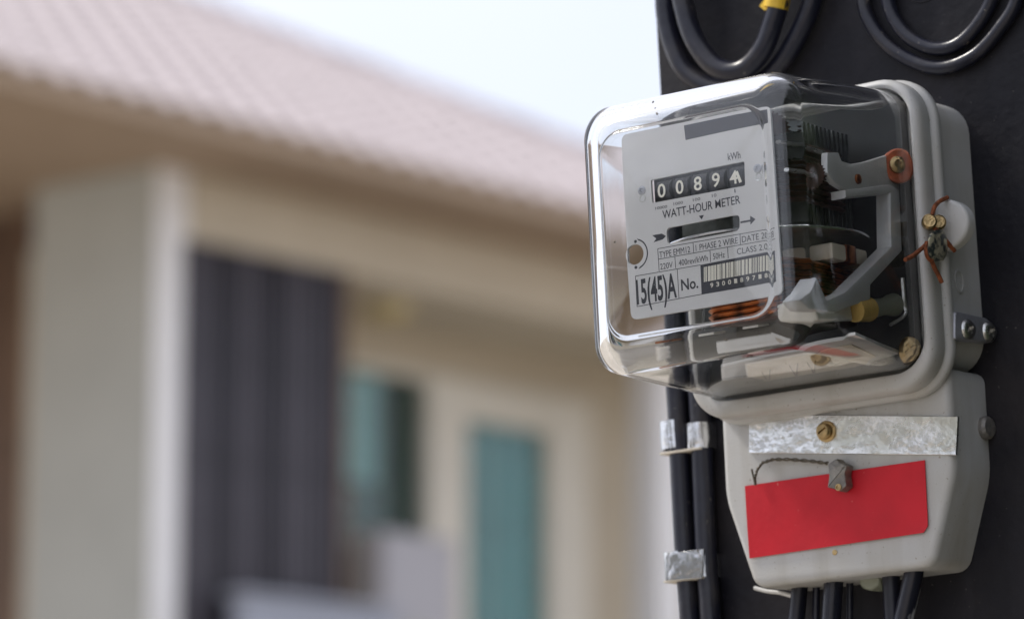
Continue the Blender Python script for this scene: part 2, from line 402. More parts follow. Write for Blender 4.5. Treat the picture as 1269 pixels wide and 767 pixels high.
reflection_sheet(m1+.01, m1+(jr-m1)*.32, z0, ZW-.31, 'reflection_teal'); reflection_sheet(m1+(jr-m1)*.36, m1+(jr-m1)*.44, z0, ZW-.31, 'reflection_pale', 8); reflection_sheet(m1+(jr-m1)*.46, jr-.01, z0, ZW-.31, 'reflection_teal')
# parapet in front of the screen
pp0, zp = hpix((296, 741), -.25); 
pp1 = hpix((486, 760), -.25)[0]
part('parapet', G().box((pp0, -.30, ZF-.3), (pp1, -.16, zp), .02), 'parapet_blue', house)
part('parapet_cap', G().box((pp0-.03, -.33, zp+.001), (pp1+.03, -.13, zp+.05), .01), 'parapet_blue', house)
# soffit, fascia, roof
EL, ERt = -6.0, None
g = G().box((-6, -OV, ZS+.002), (SEND+OV, DB+OV, ZS+.06)); part('soffit', g, 'soffit', house)
g = G().box((-6, -OV-.03, ZS-.02), (SEND+OV, -OV-.002, ZE+.03), .005); part('fascia', g, 'soffit', house)

LEFT = -6.0
def rp(sv, dep, lift=0): return (sv, dep, ZE+(dep+OV)*tn+lift)
top = CORN + hs*(DRG+OV)
rv = [(LEFT, -OV, ZE), (CORN, -OV, ZE), (top, DRG, ZE+(DRG+OV)*tn), (LEFT, DRG, ZE+(DRG+OV)*tn), (CORN, DB+OV, ZE), (LEFT, DB+OV, ZE)]
g = G(); lo = [(x, y, z-.03) for x, y, z in rv]; g.v = [(x, y, z-.005) for x, y, z in rv]+[(x, y, ZE-.06) for x, y, z in rv]
g.f = [(0,1,2,3), (3,2,4,5), (1,4,2), (6,7,10,11), (0,1,7,6), (1,4,10,7), (4,5,11,10), (5,0,6,11), (0,3,5)]
roof = part('roof', g, 'roof_tile', house)
# interlocking wave tiles: one object each for the 300 that show largest, the rest joined
TW, TE = .29, .34; cs, sn = math.cos(PR), math.sin(PR)
def tile_g():
    g = G(); nx = 10; xs = [TW*i/nx for i in range(nx+1)]
    hgt = [0.004+.05*max(0, math.sin(math.pi*min(1, (x/TW)/.62)))**.8 for x in xs]
    for t, l in ((0, .02), (TE*1.08, .0)):
        for x, h in zip(xs, hgt): g.v.append((x, t, h+l+.012))
    for x, h in zip(xs, hgt): g.v.append((x, 0, h+.006))
    m = nx+1
    for i in range(nx): g.f += [(i, i+1, m+i+1, m+i), (2*m+i, 2*m+i+1, i+1, i)]
    return g
tg = tile_g(); tme = mesh('tile', [(x, y*cs-h*sn, y*sn+h*cs) for x, y, h in tg.v], tg.f, 50); tme.materials.append(MATS['roof_tile'])
rows = int((DRG+OV)/cs/TE); spots = []
for r in range(rows):
    dep = -OV-.05+r*TE*cs
    hip = CORN + hs*(dep+OV)
    c = 0
    while True:
        sv = hip-.12-TW*(c+1); c += 1
        if sv < LEFT: break
        p = CW.T @ (K0 + HR @ np.array(rp(sv, dep)) - CAM); x = CX+FPX*p[0]/p[1]; y = CY-FPX*p[2]/p[1]
        spots.append((not(-60 < x < 900 and -40 < y < 500), p[1], sv, dep))
spots.sort()
rest = G()
for i, (out, dist, sv, dep) in enumerate(spots):
    z = ZE+(dep+OV)*tn+random.uniform(-.003, .003); sv += random.uniform(-.006, .006)
    if i < 300:
        o = part('tile', tme, 'roof_tile', roof); o.location = (sv, dep, z)
    else: rest.add([(v.co.x+sv, v.co.y+dep, v.co.z+z) for v in tme.vertices], [tuple(p.vertices) for p in tme.polygons])
o = part('tiles', rest, 'roof_tile', roof); o['kind'] = 'stuff'
g = G(); nh = 14
for i in range(nh):
    a = np.array(rv[1])+(np.array(rv[2])-np.array(rv[1]))*i/nh; b = np.array(rv[1])+(np.array(rv[2])-np.array(rv[1]))*(i+1.06)/nh
    g.tube([a+(0,0,.03), b+(0,0,.015)], .11, 10)
part('hip_cap', g, 'roof_tile', roof)
part('ridge_cap', G().tube([np.array(rv[2])+(0,0,.02), np.array(rv[3])+(0,0,.02)], .11, 10), 'roof_tile', roof)
# air conditioner on the balcony, lamp under its ceiling
a0, za = hpix((474, 655), .75); a1, _ = hpix((566, 655), .75)
ac = thing('air_conditioner', (a0, .75, ZF), 'white box shaped unit in front of the sliding window', 'air conditioner', fr=HOUSE)
part('casing', G().box((a0, .75, ZF+.06), (a1, 1.05, za), .02), 'ac_grey', ac)
part('fan_guard', G().lathe(((a0+a1)/2-.05, .748, (ZF+.06+za)/2), (0, -1, 0), [(.24, 0), (.24, .012), (.20, .014), (.20, .004)], 28), 'wall_grey', ac)
for q in (a0+.06, a1-.12): part('foot', G().box((q, .78, ZF), (q+.06, 1.02, ZF+.06)), 'wall_grey', ac)
ls, _ = hpix((480, 418), .6)
lp = thing('ceiling_lamp', (ls, .6, ZB+.02), 'unlit yellowish round lamp under the balcony ceiling', 'lamp', fr=HOUSE)
part('shade', G().lathe((ls, .6, ZB+.02), (0, 0, -1), [(.16, .0), (.17, .03), (.17, .05), (.14, .10), (.06, .125)], 28), 'lamp_yellow', lp)
part('rim', G().lathe((ls, .6, ZB+.02), (0, 0, -1), [(.185, .001), (.185, .025), (.172, .025)], 28), 'frame_cream', lp)

# ================================================================ UNSEEN SHRUBS to the right of the board, added to shade its side
def shrub(x, y, h, r, label, name='added_shrub', cat='shrub', grp='unseen shrubs added to shade the meter side', lz=.05, ls_=1.0):
    t = thing(name, (x, y, 0), label, cat, grp, fr=WORLD)
    g = G(); rnd = random.Random(int(x*100+y*7))
    g.tube([(x, y, 0), (x+.03, y, h*.3), (x-.02, y+.04, h*.62), (x, y, h*.9)], [.06, .05, .035, .015], 8)
    for k in range(7):
        a = rnd.uniform(0, 6.28); z = h*rnd.uniform(.15, .7); g.tube([(x, y, z), (x+r*.4*math.cos(a), y+r*.4*math.sin(a), z+.35), (x+r*.8*math.cos(a), y+r*.8*math.sin(a), z+.6)], [.025, .018, .008], 6)
    part('trunk', g, 'bark', t)
    v = []; f = []
    for k in range(13000):
        z = rnd.uniform(lz, 1); a = rnd.uniform(0, 6.28); rr = r*(.55+.45*math.sin(math.pi*min(1, z*.9+.12)))*(.75+.2*math.sin(3*a+z*9)+.12*math.sin(7*a-z*15))*rnd.uniform(.35, 1)**.5
        c = np.array([x+rr*math.cos(a), y+rr*math.sin(a), z*h]); d = np.array([rnd.gauss(0,1), rnd.gauss(0,1), rnd.gauss(0,.7)]); d /= np.linalg.norm(d)
        e = np.cross(d, [rnd.gauss(0,1), rnd.gauss(0,1), rnd.gauss(0,1)]); e /= np.linalg.norm(e); l, w = rnd.uniform(.05, .1)*ls_, rnd.uniform(.022, .04)*ls_
        i = len(v); v += [c-d*l, c+e*w, c+d*l, c-e*w]; f.append((i, i+1, i+2, i+3))
    gg = G(); gg.v = v; gg.f = f; part('crown', gg, 'leaf_dark', t)
for (x, y, h, r, lb) in ((-14,-3.5,4.3,2.2,'unseen round green tree added for reflections across the yard facing the meter'), (-13,-10,5.2,2.4,'unseen tallest green tree added for reflections across the yard'), (-17,2.5,4.0,2.0,'unseen smaller green tree added for reflections across the yard towards the house')):
    shrub(x, y, h, r, lb, 'tree', 'tree', 'unseen trees added for reflections across the yard', .28, 2.2)  # unseen trees, added to give cover and strap green reflections
bed = G(); bed.v = [(.35+8*i/12, -6+16*j/12, .05+.03*math.sin(i*2.1+j*1.7)) for i in range(13) for j in range(13)]
bed.f = [(i*13+j, i*13+13+j, i*13+14+j, i*13+j+1) for i in range(12) for j in range(12)]
single('added_soil_bed', bed, 'soil', (0,0,0), None, None, fr=WORLD, kind='structure')  # unseen soil sheet, added to darken bounce onto the meter's right side
shrub(1.75, -2.85, 5.4, .8, 'unseen tall dark green shrub added for shade, second from the street end of the row')
shrub(1.6, -4.2, 5.2, .8, 'unseen tall dark green shrub added for shade, outermost at the street end of the row')
shrub(1.8, -1.5, 5.4, .75, 'unseen tall dark green shrub added for shade, third from the street end of the row')
shrub(1.55, 1.2, 5.8, .8, 'unseen tall dark green shrub added for shade, growing beside the meter post')
shrub(1.9, 2.6, 6.0, .85, 'unseen tall dark green shrub added for shade, behind the meter post towards the house')
shrub(1.65, -.15, 5.6, .8, 'unseen tall dark green shrub added for shade, in front of the meter post')
shrub(2.5, 4.2, 5.0, .9, 'unseen tall dark green shrub added for shade, at the house end of the row')

# ================================================================ POST AND BOARD (meter space, mm)
BY = 126.0
gz = -wpt((0, 150, 0))[2]*1000 - 60
single('post', G().box((-35, BY+19, gz), (75, BY+140, 520), 6), 'post_concrete', (20, BY+80, gz), 'square concrete post behind the black meter board', 'post')
board = thing('meter_board', (17, BY+18, -330), 'wide matte black board carrying the meter and cables', 'board')
part('panel', G().box((-101, BY, -330), (140, BY+18, 420), 1.5), 'board_black', board)
part('knot_ring', G().tube([onY((1140+14*math.cos(a), -4+6.5*math.sin(a)), BY-.2) for a in np.linspace(0, 2*math.pi, 20)], .5, 6, 2), 'cable_black', board)

# ================================================================ METER
MO = (0, BY, -60)
mt = thing('electricity_meter', MO, 'grey watt hour meter with clear box cover on the black board', 'meter')
CXm = -1.0
# base box
g = G(); hw, zt_, zb_ = 58.5, 58.5, -60.5
cz, hh = (zt_+zb_)/2, (zt_-zb_)/2
g.loft([rrect(CXm, cz, hw, hh, 15, BY-.2), rrect(CXm, cz, hw-.5, hh-.3, 15, 100), rrect(CXm, cz, hw-1, hh-.6, 14.6, 84)])
base = part('base', g, 'grey_plastic', mt)
# raised ring mark on the side of the base
c = onX((1189, 348), hw+CXm+.02)
part('mould_mark', G().loft([[(hw+CXm+h, c[1]+r*math.cos(a), c[2]+r*1.35*math.sin(a)) for a in np.linspace(0, 2*math.pi, 28, endpoint=False)] for r, h in ((3.8,-.2),(3.8,.25),(3.1,.25),(3.1,-.2))], closed=True), 'grey_plastic', base)
# gasket frame round the cover
FZT, FZB, FHW = 62.5, -72.0, 61.5
def frr(y, o, extra_r=0): return rrect(CXm, (FZT+FZB)/2, FHW+o, (FZT-FZB)/2+o, 19+o, y, 12)
IZT, IZB, IHW = 58.2, -64.3, 56.9
def irr(y, o): return rrect(CXm, (IZT+IZB)/2, IHW+o, (IZT-IZB)/2+o, 15+o, y, 12)
g = G().loft([irr(92, -.2), irr(79, -.2), irr(77.2, .4), irr(76.6, 1.4), frr(76.6, -2.6), frr(77.2, -1.2), frr(78.6, -.3), frr(80.5, 0), frr(86.0, 0), frr(87.3, -.5), frr(88, -.9), frr(88.6, -.2), frr(89.2, .9), frr(90.4, 1.5), frr(93.0, 1.5), frr(94.2, .8), frr(94.8, -.6), frr(94.8, -6)], closed=True)
gf = part('cover_frame', g, 'grey_plastic', mt)
# ear on the frame for the wire seal
ex = FHW+CXm+1.0; ec = onY((1163, 281), 91)
ez = ec[2]
poly = [(ex-2, 88.5, ez+11)]+[(ex+13*math.cos(a), 88.5, ez+11*math.sin(a)) for a in np.linspace(math.pi/2, -math.pi/2, 17)]+[(ex-2, 88.5, ez-11)]
part('seal_ear', G().prism(poly, (0, 6, 0), 0, 1.6), 'grey_plastic', gf)
# clear cover: watertight shell
YF, YB = -12.0, 82.0
def csec(y, ins=0):
    t = (y-YF)/(YB-YF); hw = 52.2+4.2*t; zt = 51.5+6*t; zb = -61.8-2.0*t
    return CXm, (zt+zb)/2, hw-ins, (zt-zb)/2-ins
def cring(y, ins, r): 
    cx, cz, hw, hh = csec(y, ins); return rrect(cx, cz, hw, hh, max(r, 1.5), y, 12)
RX, RZ, RHW, RHH = -1.5, -5.3, 40.6, 43.9
def shell(off):
    rings = []
    f0 = YF+off
    rr = lambda y, d: rrect(RX, RZ, RHW-d-off*.9, RHH-d-off*.9, 10.5-d*.6-off*.3, y, 12)
    e = -1.3 if off == 0 else 0
    for hwk in (.06, .5): rings.append(rrect(RX, RZ, RHW*hwk, RHH*hwk, 10*hwk, f0+e, 12))
    if off == 0: rings += [rr(f0-1.3, 1.3), rr(f0-1.2, .8), rr(f0-.8, .35), rr(f0-.3, .05), rr(f0-.06, -.3), rr(f0, -.8)]
    ra = 8.5 if off == 0 else 9.6
    for k in range(0, 9):
        t = math.pi/2*k/8; y = f0+ra*(1-math.cos(t)); ins = off+ra*(1-math.sin(t))
        rings.append(cring(y, ins, (13 if off == 0 else 12)-(ins-off)*.55))
    for y in (20, 50, YB): rings.append(cring(y, off, 13 if off == 0 else 12))
    return rings
a, b = shell(0), shell(2.6)
g = G().loft(a + b[::-1])
cover = part('clear_cover', g, 'clear_cover', mt, 'clear rounded box cover with a raised front panel', angle=60)

for px in ((811,129), (816.5,141.5), (762,300), (900,421)):
    q = onY(px, -13 if px[1] > 200 else -8); part('dust_speck', G().lathe(q, (0,-1,0), [(.55,0),(.5,.3),(.2,.45)], 8), 'wire_dark', cover)
# ---- name plate with its openings
def pz(px, y=0): q = onY(px, y); return (q[0], q[2])
def quad(tl, tr, br, bl, r=0, n=5, y=0):
    P = [np.array(pz(p, y)) for p in (tl, tr, br, bl)]
    if not r: return [tuple(p) for p in P]
    out = []
    for i in range(4):
        p, a, b = P[i], P[i-1], P[(i+1) % 4]; da = (a-p)/np.linalg.norm(a-p); db = (b-p)/np.linalg.norm(b-p)
        for t in np.linspace(0, 1, n): out.append(tuple((p+da*r)*(1-t)**2+2*t*(1-t)*p+(p+db*r)*t*t))
    return out
outer = quad((773,170), (959.5,131), (975,364), (785,396), 3)
cnt = quad((809,224), (924,201), (925,231), (811,252.5), .8)
dsc = quad((828,283.5), (918.5,266.5), (918.5,286.5), (830,303.5), 2.2)
nc = pz((789.5, 316)); hole = [(nc[0]+4.3*math.cos(t), nc[1]+4.3*math.sin(t)) for t in np.linspace(0, 2*math.pi, 28, endpoint=False)]
plate = part('name_plate', curve_mesh([outer, cnt, dsc, hole], 0, 1.2), 'plate_white', mt, 'white printed face plate', angle=30)
ring = [(nc[0]+6.6*math.cos(t), nc[1]+6.6*math.sin(t)) for t in np.linspace(-1.35, 1.35, 20)]+[(nc[0]+6.0*math.cos(t), nc[1]+6.0*math.sin(t)) for t in np.linspace(1.2, -1.2, 20)]
part('adjuster_arc', curve_mesh([ring], -.05, .05), 'print_dark', plate)
for px in ((790.5, 300), (791, 332)):
    q = pz(px); part('adjuster_mark', curve_mesh([[(q[0]+.7*math.cos(t), q[1]+.7*math.sin(t)) for t in np.linspace(0, 6.28, 12, endpoint=False)]], -.05, .05), 'print_dark', plate)
def print_q(name, *c, m='print_dark', th=.05, r=0): return part(name, curve_mesh([quad(*c, r)], -th, th), m, plate)
print_q('black_strip', (850.5,158), (954,136), (955,153), (852.5,175.5))
def txt(t, pl, pr, cap, bold=0.0, m='print_dark', y=0, parent=None, nm='lettering'): return part(nm, text_g(t, pl, pr, cap, y-.01, .05, bold), m, parent or plate)
txt('kWh', (904.5,200), (919.5,197), 2.9, .01)
txt('WATT-HOUR METER', (824,272.2), (919.5,253), 3.5, .006)
txt('10000', (815,261), (829.5,258.3), 1.2); txt('1000', (837.5,255.5), (849,253.3), 1.2); txt('100', (861.5,250.5), (870.5,248.8), 1.2)
txt('10', (885,245.5), (890.5,244.5), 1.3); txt('1', (912.5,240), (913.7,239.7), 1.6)
txt('TYPE EMM12', (820,320.5), (858,313.3), 2.6); txt('1 PHASE 2 WIRE', (865,311.8), (916.5,302.4), 2.6); txt('DATE 2008', (921.5,301.4), (961,294.2), 2.6)
txt('220V', (821,335), (836.5,332.2), 2.5); txt('400rev/kWh', (844,330.3), (880,323.8), 2.5); txt('50Hz', (886.5,322.4), (901,319.7), 2.5)
txt('CLASS 2.0', (915.5,316.3), (952,309.8), 2.5)
txt('15(45)A', (792.5,376.5), (841.5,367.5), 9.6, .026); txt('No.', (847,360.2), (868,356.6), 4.4, .02)
def rule(a, b, w=.28):
    A, B = np.array(pz(a)), np.array(pz(b)); d = (B-A)/np.linalg.norm(B-A); nn = np.array([-d[1], d[0]])*w/2
    return [tuple(A+nn), tuple(B+nn), tuple(B-nn), tuple(A-nn)]
rules = [((817.8,309), (963,283)), ((818.6,322), (963.5,296.5)), ((817.8,309), (819.6,337)), ((861.5,301), (862.3,314.5)), ((919,291), (919.6,304)),
         ((839,318.5), (840,333)), ((882.5,311), (883.2,325.4)), ((904.3,307), (905,321)), ((790.5,342.8), (870.6,329)), ((790.5,342.8), (792.3,379.8)),
         ((792.3,379.8), (872,364.5)), ((842,334), (844,370.2))]
gg = G()
for i, (a, b) in enumerate(rules): q = curve_mesh([rule(a, b)], -.05-.004*(i % 3), .05); gg.add(q.v, q.f)
part('table_rules', gg, 'print_dark', plate)
# barcode block
print_q('barcode_ground', (870.6,329), (962.5,311), (963.5,349.5), (872,365))
gg = G(); random.seed(3); x = 875.0
def lerp(x, t0, t1):                     # point in the block at pixel column x, fraction t of its height
    f = (x-871)/92.0; return 329+(311-329)*f + (36+2.5*f)*t0
while x < 959:
    w = random.choice((.9, 1.2, 1.8, 2.6, 3.4)); 
    q = curve_mesh([quad((x, lerp(x,.10,0)), (x+w, lerp(x+w,.10,0)), (x+w, lerp(x+w,.60,0)), (x, lerp(x,.60,0)))], -.11, .05); gg.add(q.v, q.f)
    x += w+random.choice((.5, .7, 1.0, 1.3))
part('barcode', gg, 'print_pale', plate)
for k, ch in enumerate('9300189718'):
    x = 883+k*7.3; gg = text_g(ch, (x, lerp(x,.82,0)), (x+3.6, lerp(x+3.6,.82,0)), 1.75, -.06, .05, .02); part('serial_digit', gg, 'print_pale', plate)
# arrow through the disc window
print_q('arrow_shaft', (919.5,275.3), (932,273), (932,275.3), (919.5,277.8))
part('arrow_head', curve_mesh([[pz((931,268.2)), pz((937.5,272.5)), pz((931.6,279.3))]], -.05, .05), 'print_dark', plate)
part('arrow_tail', curve_mesh([[pz((811,292.3)), pz((823,290.2)), pz((828,293.3)), pz((824,297.5)), pz((812.5,301)), pz((816,296.5))]], -.05, .05), 'print_dark', plate)
part('pointer_mark', curve_mesh([[pz((868.8,268.3)), pz((875,267.2)), pz((872.2,272.8))]], -.05, .05), 'print_dark', plate)
for px in ((798,237), (940,210)):
    q = onY(px, 0); part('plate_screw', G().lathe((q[0], 0, q[2]), (0,-1,0), [(1.9,-.1),(1.9,.2),(1.5,.4),(1.1,.42)], recess=('cross', .3, .95, .3)), 'galvanised', plate)
    q = onY((px[0]+1, px[1]+10), 0); part('plate_hole_rim', G().lathe((q[0], 0, q[2]), (0,-1,0), [(1.7,-.1),(1.7,.15),(1.2,.15),(1.2,-.1)], 20), 'steel', plate)
# counter drums behind the opening
reg = part('register', curve_mesh([quad((806,222),(928,197),(929,235),(808,256))], 4.2, 8), 'drum_black', mt)
dp = [('0',(823,237)),('0',(845.3,232.6)),('8',(867.8,228.2)),('9',(890.3,223.8)),('4',(914,219))]
for i, (ch, px) in enumerate(dp):
    c = onY(px, 1.4); w = 3.6
    g = G().loft([[(c[0]+sx, 6.4+5.0*math.cos(t), c[2]+5.0*math.sin(t)) for t in np.linspace(0, 2*math.pi, 32, endpoint=False)] for sx in (-w, w)])
    g.v = [(x, y, z+x*0) for x, y, z in g.v]
    d = part('digit_drum', g, 'drum_black', reg)
def digit(ch, px, off, drum_i, w=9.6, h=5.6):
    l = (px[0]-w/2, px[1]+8.2+.9); r = (px[0]+w/2, px[1]+8.2-.9)
    return part('digit', text_g(ch, (l[0], l[1]+off), (r[0], r[1]+off), h, 1.25, .1, .012), 'digit_cream', reg)
for i, (ch, px) in enumerate(dp[:4]): digit(ch, px, 0, i)
digit('4', (911.5, 220.5), 0, 4, 9, 5.4); digit('1', (919.5, 218.5), 0, 4, 3, 5.0)

# ---- works inside: disc, magnet, coils, frame
disc_c = (0, 46.5, onY((873, 291), 3)[2])
part('rotor_disc', G().lathe(disc_c, (0,0,1), [(43.2,-.5),(43.4,0),(43.2,.5),(8,.5)], 72), 'disc_metal', mt)
part('rotor_shaft', G().lathe((0,46.5,-45), (0,0,1), [(1.4,0),(1.4,80)], 14), 'steel', mt)
part('inner_panel', G().box((-52, 78, -60), (50, 83.5, 53)), 'dark_plastic', mt)
core = part('voltage_core', G().box((-30, 31, -2), (24, 69, 35), 2), 'dark_plastic', mt)
for k in range(12): part('lamination', G().box((-29, 29.5+k*3.4, -4), (29, 31.6+k*3.4, 39), .3), 'frame_dark', core)
part('damping_magnet', G().box((22, 34, -20.5), (39, 62, -13.5), 1.2), 'paper', mt)
part('magnet_clamp', G().box((30, 44, -20.8), (39.6, 52, -13.2), .6), 'copper', mt)
gg = G()
for k in range(9):
    z = -23+k*-2.6; gg.loft([[(p[0]*1.0, p[2]+36, z+dz) for p in rrect(14, 0, 20+o, 29+o, 8, 0, 6)] for o, dz in ((-1.2,-.1),(0,-1.1),(1.1,0),(0,1.1))], closed=True)
part('copper_coil', gg, 'copper', mt)
part('coil_bobbin', G().box((-4, 9, -47), (32, 63, -22), 2), 'coil_dark', mt)
gg = G()
for k in range(10):
    z = 4+k*2.6; gg.loft([[(p[0], p[2]+40, z+dz) for p in rrect(10, 0, 22+o, 22+o, 9, 0, 6)] for o, dz in ((-1.2,-.1),(0,-1.1),(1.1,0),(0,1.1))], closed=True)
part('voltage_coil', gg, 'coil_dark', mt)
# gear train, wires and small fittings behind the face plate
for (c, ax, r, m) in (((36,12,24),(0,1,0),6,'frame_dark'), ((40,20,12),(0,1,0),6,'coil_dark'), ((30,14,33),(1,0,0),7,'coil_dark')):
    g = G(); ax = np.array(ax, float); u = np.array([0,0,1.]); w = np.cross(ax, u); nt_ = 24
    ring = [(r if (k//2) % 2 else r-.8) for k in range(nt_*4)]
    g.loft([[np.array(c)+ax*h+q*(math.cos(2*math.pi*k/(nt_*4))*u+math.sin(2*math.pi*k/(nt_*4))*w) for k, q in enumerate(ring)] for h in (0, 1.6)])
    part('gear_wheel', g, m, mt)
part('gear_arbor', G().tube([(40,3,12),(40,34,12)], .9, 8), 'steel', mt)
part('gear_arbor', G().tube([(38,3,24),(38,34,24)], .9, 8), 'steel', mt)
# cast frame on the right: an open bracket
XF = 48.0
def side(pxs, x=XF): return [onX(p, x) for p in pxs]
fo = side([(1044,236),(1100,229),(1112,236),(1115,312),(1076,354),(1076,372),(1052,380),(1032,388),(1000,384),(990,372),(1000,362),(1009,344),(1022,372),(1044,362),(1101,306),(1100,240),(1045,246)])
part('cast_frame', G().prism(fo, (-7, 0, 0), 0, 1.2, 2), 'frame_cast', mt)
up = side([(1040,200),(1052,204),(1070,201),(1100,192),(1118,192),(1124,200),(1128,238),(1045,236),(1032,228),(1022,215),(1022,190),(1036,190)], 47)
part('upper_bracket', G().prism(up, (-3, 0, 0), 0, .8, 2), 'frame_cast', mt)
c = onX((1107, 209), 47)+np.array([2.6,-2.4,0])
part('fixing_washer', G().lathe(c, (.75,-.6,0), [(7.4,-1),(7.4,.8),(6.6,1.4)], 28), 'washer_red', mt)
c2 = c+np.array([.3,-2.0,0])
part('fixing_screw', G().lathe(c2, (.75,-.6,0), [(3.6,0),(3.6,1.6),(2.6,2.6),(1.8,2.8)], recess=('cross', .5, 1.7, 1.3)), 'brass', mt)
c = onX((1059, 223), 47); part('rivet', G().lathe(c, (1,0,0), [(2.2,0),(2.0,.9),(1,1.3)], 16), 'copper', mt)
a = onX((1054, 386), 44); b = onX((1072, 384), 44); d = onX((1104, 378), 44)
part('yellow_bush', G().tube([a, b], 5.2, 20), 'yellow', mt)
part('clear_knob', G().tube([b, b+(d-b)*.6, d-(d-b)*.12, d], [4.2,3.6,4.6,4.8], 20, raw=True), 'milky', mt)
part('terminal_block', G().prism(side([(1002,372),(1050,372),(1054,400),(1010,398)], 44), (-14,0,0), 1.2, 1), 'nylon', mt)
c = onX((1124, 433), 48); part('base_screw', G().lathe(c, (.5,-.85,0), [(4.8,-3),(4.8,1.0),(3.6,2.2),(2.6,2.4)], recess=('cross', .62, 2.45, 1.5)), 'brass', mt)
part('side_wire', G().tube([onX((1115,345),48), onX((1117,370),48), onX((1118,390),48), onX((1100,403),47)], .8, 8), 'steel', mt)
# lower tray with a printed paper, seen through the bottom of the cover
ZT = -56.0
def flo(pxs, z=ZT): return [onZ(p, z) for p in pxs]
part('lower_tray', G().prism(flo([(893,449),(925,441),(1060,415),(1110,437),(1060,452),(896,485)]), (0,0,1.2)), 'frame_cast', mt)
pap = part('paper_slip', G().prism(flo([(926,448),(1052,425),(1082,440),(1010,466),(928,478)], ZT-.4), (0,0,.3)), 'paper', mt)
gg = G()
for (x, y) in ((944,455), (978,447), (1000,443)):
    for (a, b) in (((x,y),(x+9,y+14)), ((x+9,y+14),(x+10,y-3))): gg.tube([onZ(a, ZT-.5), onZ(b, ZT-.5)], .35, 6)
part('slip_marks', gg, 'wire_dark', pap)
part('lower_block', G().box((-46, 58, -58), (-22, 77, -40), 2), 'dark_plastic', mt)
for k in range(3): part('foil_contact', G().box((-40+k*22, 20, -52), (-32+k*22, 30, -49), .6), 'copper' if k == 0 else 'nylon', mt)

# ---- terminal cover below
tcp = [(-58.7,95,-60.8),(56.5,95,-60.8),(56.0,95,-105.5),(42.5,95,-144.5),(-46.5,95,-144.5),(-59.2,95,-104.0)]
tcm = part('terminal_cover', G().prism(tcp, (0, BY-95.3, 0), 5, 3.5, 4), 'grey_plastic', mt)
q = [onY(p, 93.6) for p in ((928,513.5),(1187,516),(1184.5,563.5),(928,561))]
part('aluminium_strap', G().prism(q, (0, 1.2, 0), 0, .15, 1), 'aluminium', mt, 'dull aluminium strap with mottled reflections painted in, across the terminal cover')
c = onY((1024.5, 534.5), 93.6)
part('strap_screw', G().lathe(c, (0,-1,0), [(4.6,-.2),(4.6,.6),(3.9,1.0),(3.5,1.0),(3.4,3.2),(2.8,3.9),(2.2,4.0)], recess=('slot', .5, 2.1, 1.2)), 'brass', mt)
c = onX((1222, 530), 57.5); c = np.array([57.0, c[1] if c[1] < BY-3 else BY-5, c[2]])
part('side_screw', G().lathe(c, (1,-.1,0), [(5,-.5),(5,1.5),(4,2.8),(2,3.2)], 24), 'lead', mt)
q = onY((1034.5, 684), 94.9); part('moulding_dimple', G().lathe(q, (0,-1,0), [(1.2,-.2),(1.2,.25),(.7,.35)], 14), 'brass', tcm)
gp = [onY(p, 110) for p in ((1058,700),(1090,700),(1090,724),(1078,732),(1066,728))]
part('cable_gland', G().prism(gp, (0, 10, 0), 1.5, 1.5), 'milky', mt)
# metal clamp on the side with two screws
bx = FHW+CXm-1.5
k0, k1 = onX((1184, 406), bx+2), onX((1231, 412), bx+5)
lug = part('side_clamp', G().prism([onX(p, bx+4) for p in ((1184,387),(1187,386),(1222,394),(1231,401),(1231,424),(1184,420))], (-5.2, 0, 0), .8, .6), 'galvanised', mt)
for px in ((1198,408.5), (1224,411.5)):
    c = onX(px, bx+4); part('clamp_screw', G().lathe(c, (1,-.25,0), [(4.3,-.3),(4.3,.8),(3.5,1.9),(2.4,2.3)], recess=('cross', .6, 2.25, 1.5)), 'steel', lug)

# ================================================================ THINGS HANGING ON THE METER
nu, nv = 28, 12; g = G()
c4 = [onY(p, 94.2) for p in ((923.5,602),(1146,570),(1151,659),(929,691.5))]
for side_ in (0, 1):
    for j in range(nv+1):
        for i in range(nu+1):
            u, v = i/nu, j/nv
            if u > .965 and v > .93: u -= .012*((v-.93)/.07)*((u-.965)/.035)*2
            p = (c4[0]*(1-u)+c4[1]*u)*(1-v)+(c4[3]*(1-u)+c4[2]*u)*v
            y = -.25*math.sin(u*3.1)-.15*math.sin(v*4+u*5)-2.6*max(0, u+v*.8-1.62)**1.5*3-.3
            g.v.append((p[0], p[1]+y+(.5 if side_ else 0), p[2]))
k = (nu+1)*(nv+1); f = []
for j in range(nv):
    for i in range(nu):
        a = j*(nu+1)+i; f += [(a, a+1, a+nu+2, a+nu+1), (k+a, k+a+nu+1, k+a+nu+2, k+a+1)]
for i in range(nu): a = i; b = nv*(nu+1)+i; f += [(a, k+a, k+a+1, a+1), (b, b+1, k+b+1, k+b)]
for j in range(nv): a = j*(nu+1); b = a+nu; f += [(a, a+nu+1, k+a+nu+1, k+a), (b, k+b, k+b+nu+1, b+nu+1)]
g.f = f
single('red_tag', g, 'red_tag', c4[0], 'blank red rectangular tag on the grey terminal cover', 'tag')
sq = onY((1037, 590), 91)
seal = thing('lead_seal', tuple(sq), 'dull grey crimped lead seal with twisted wire above the red tag', 'seal')
pl = [onY(p, 87.5) for p in ((1025,575),(1030,571),(1036,567.5),(1040,572),(1049.5,576),(1046.5,588),(1049,602),(1041,609),(1031,605),(1024.5,604),(1026.5,590))]
part('lead_body', G().prism(pl, (0, 5.4, 0), .6, 1.1, 2), 'lead', seal)
part('crimp_hole', G().lathe(onY((1039, 603.5), 87.3), (0,-1,0), [(1.5,-.3),(1.5,.25),(1.0,.25),(.9,-.1)], 16), 'brass', seal)
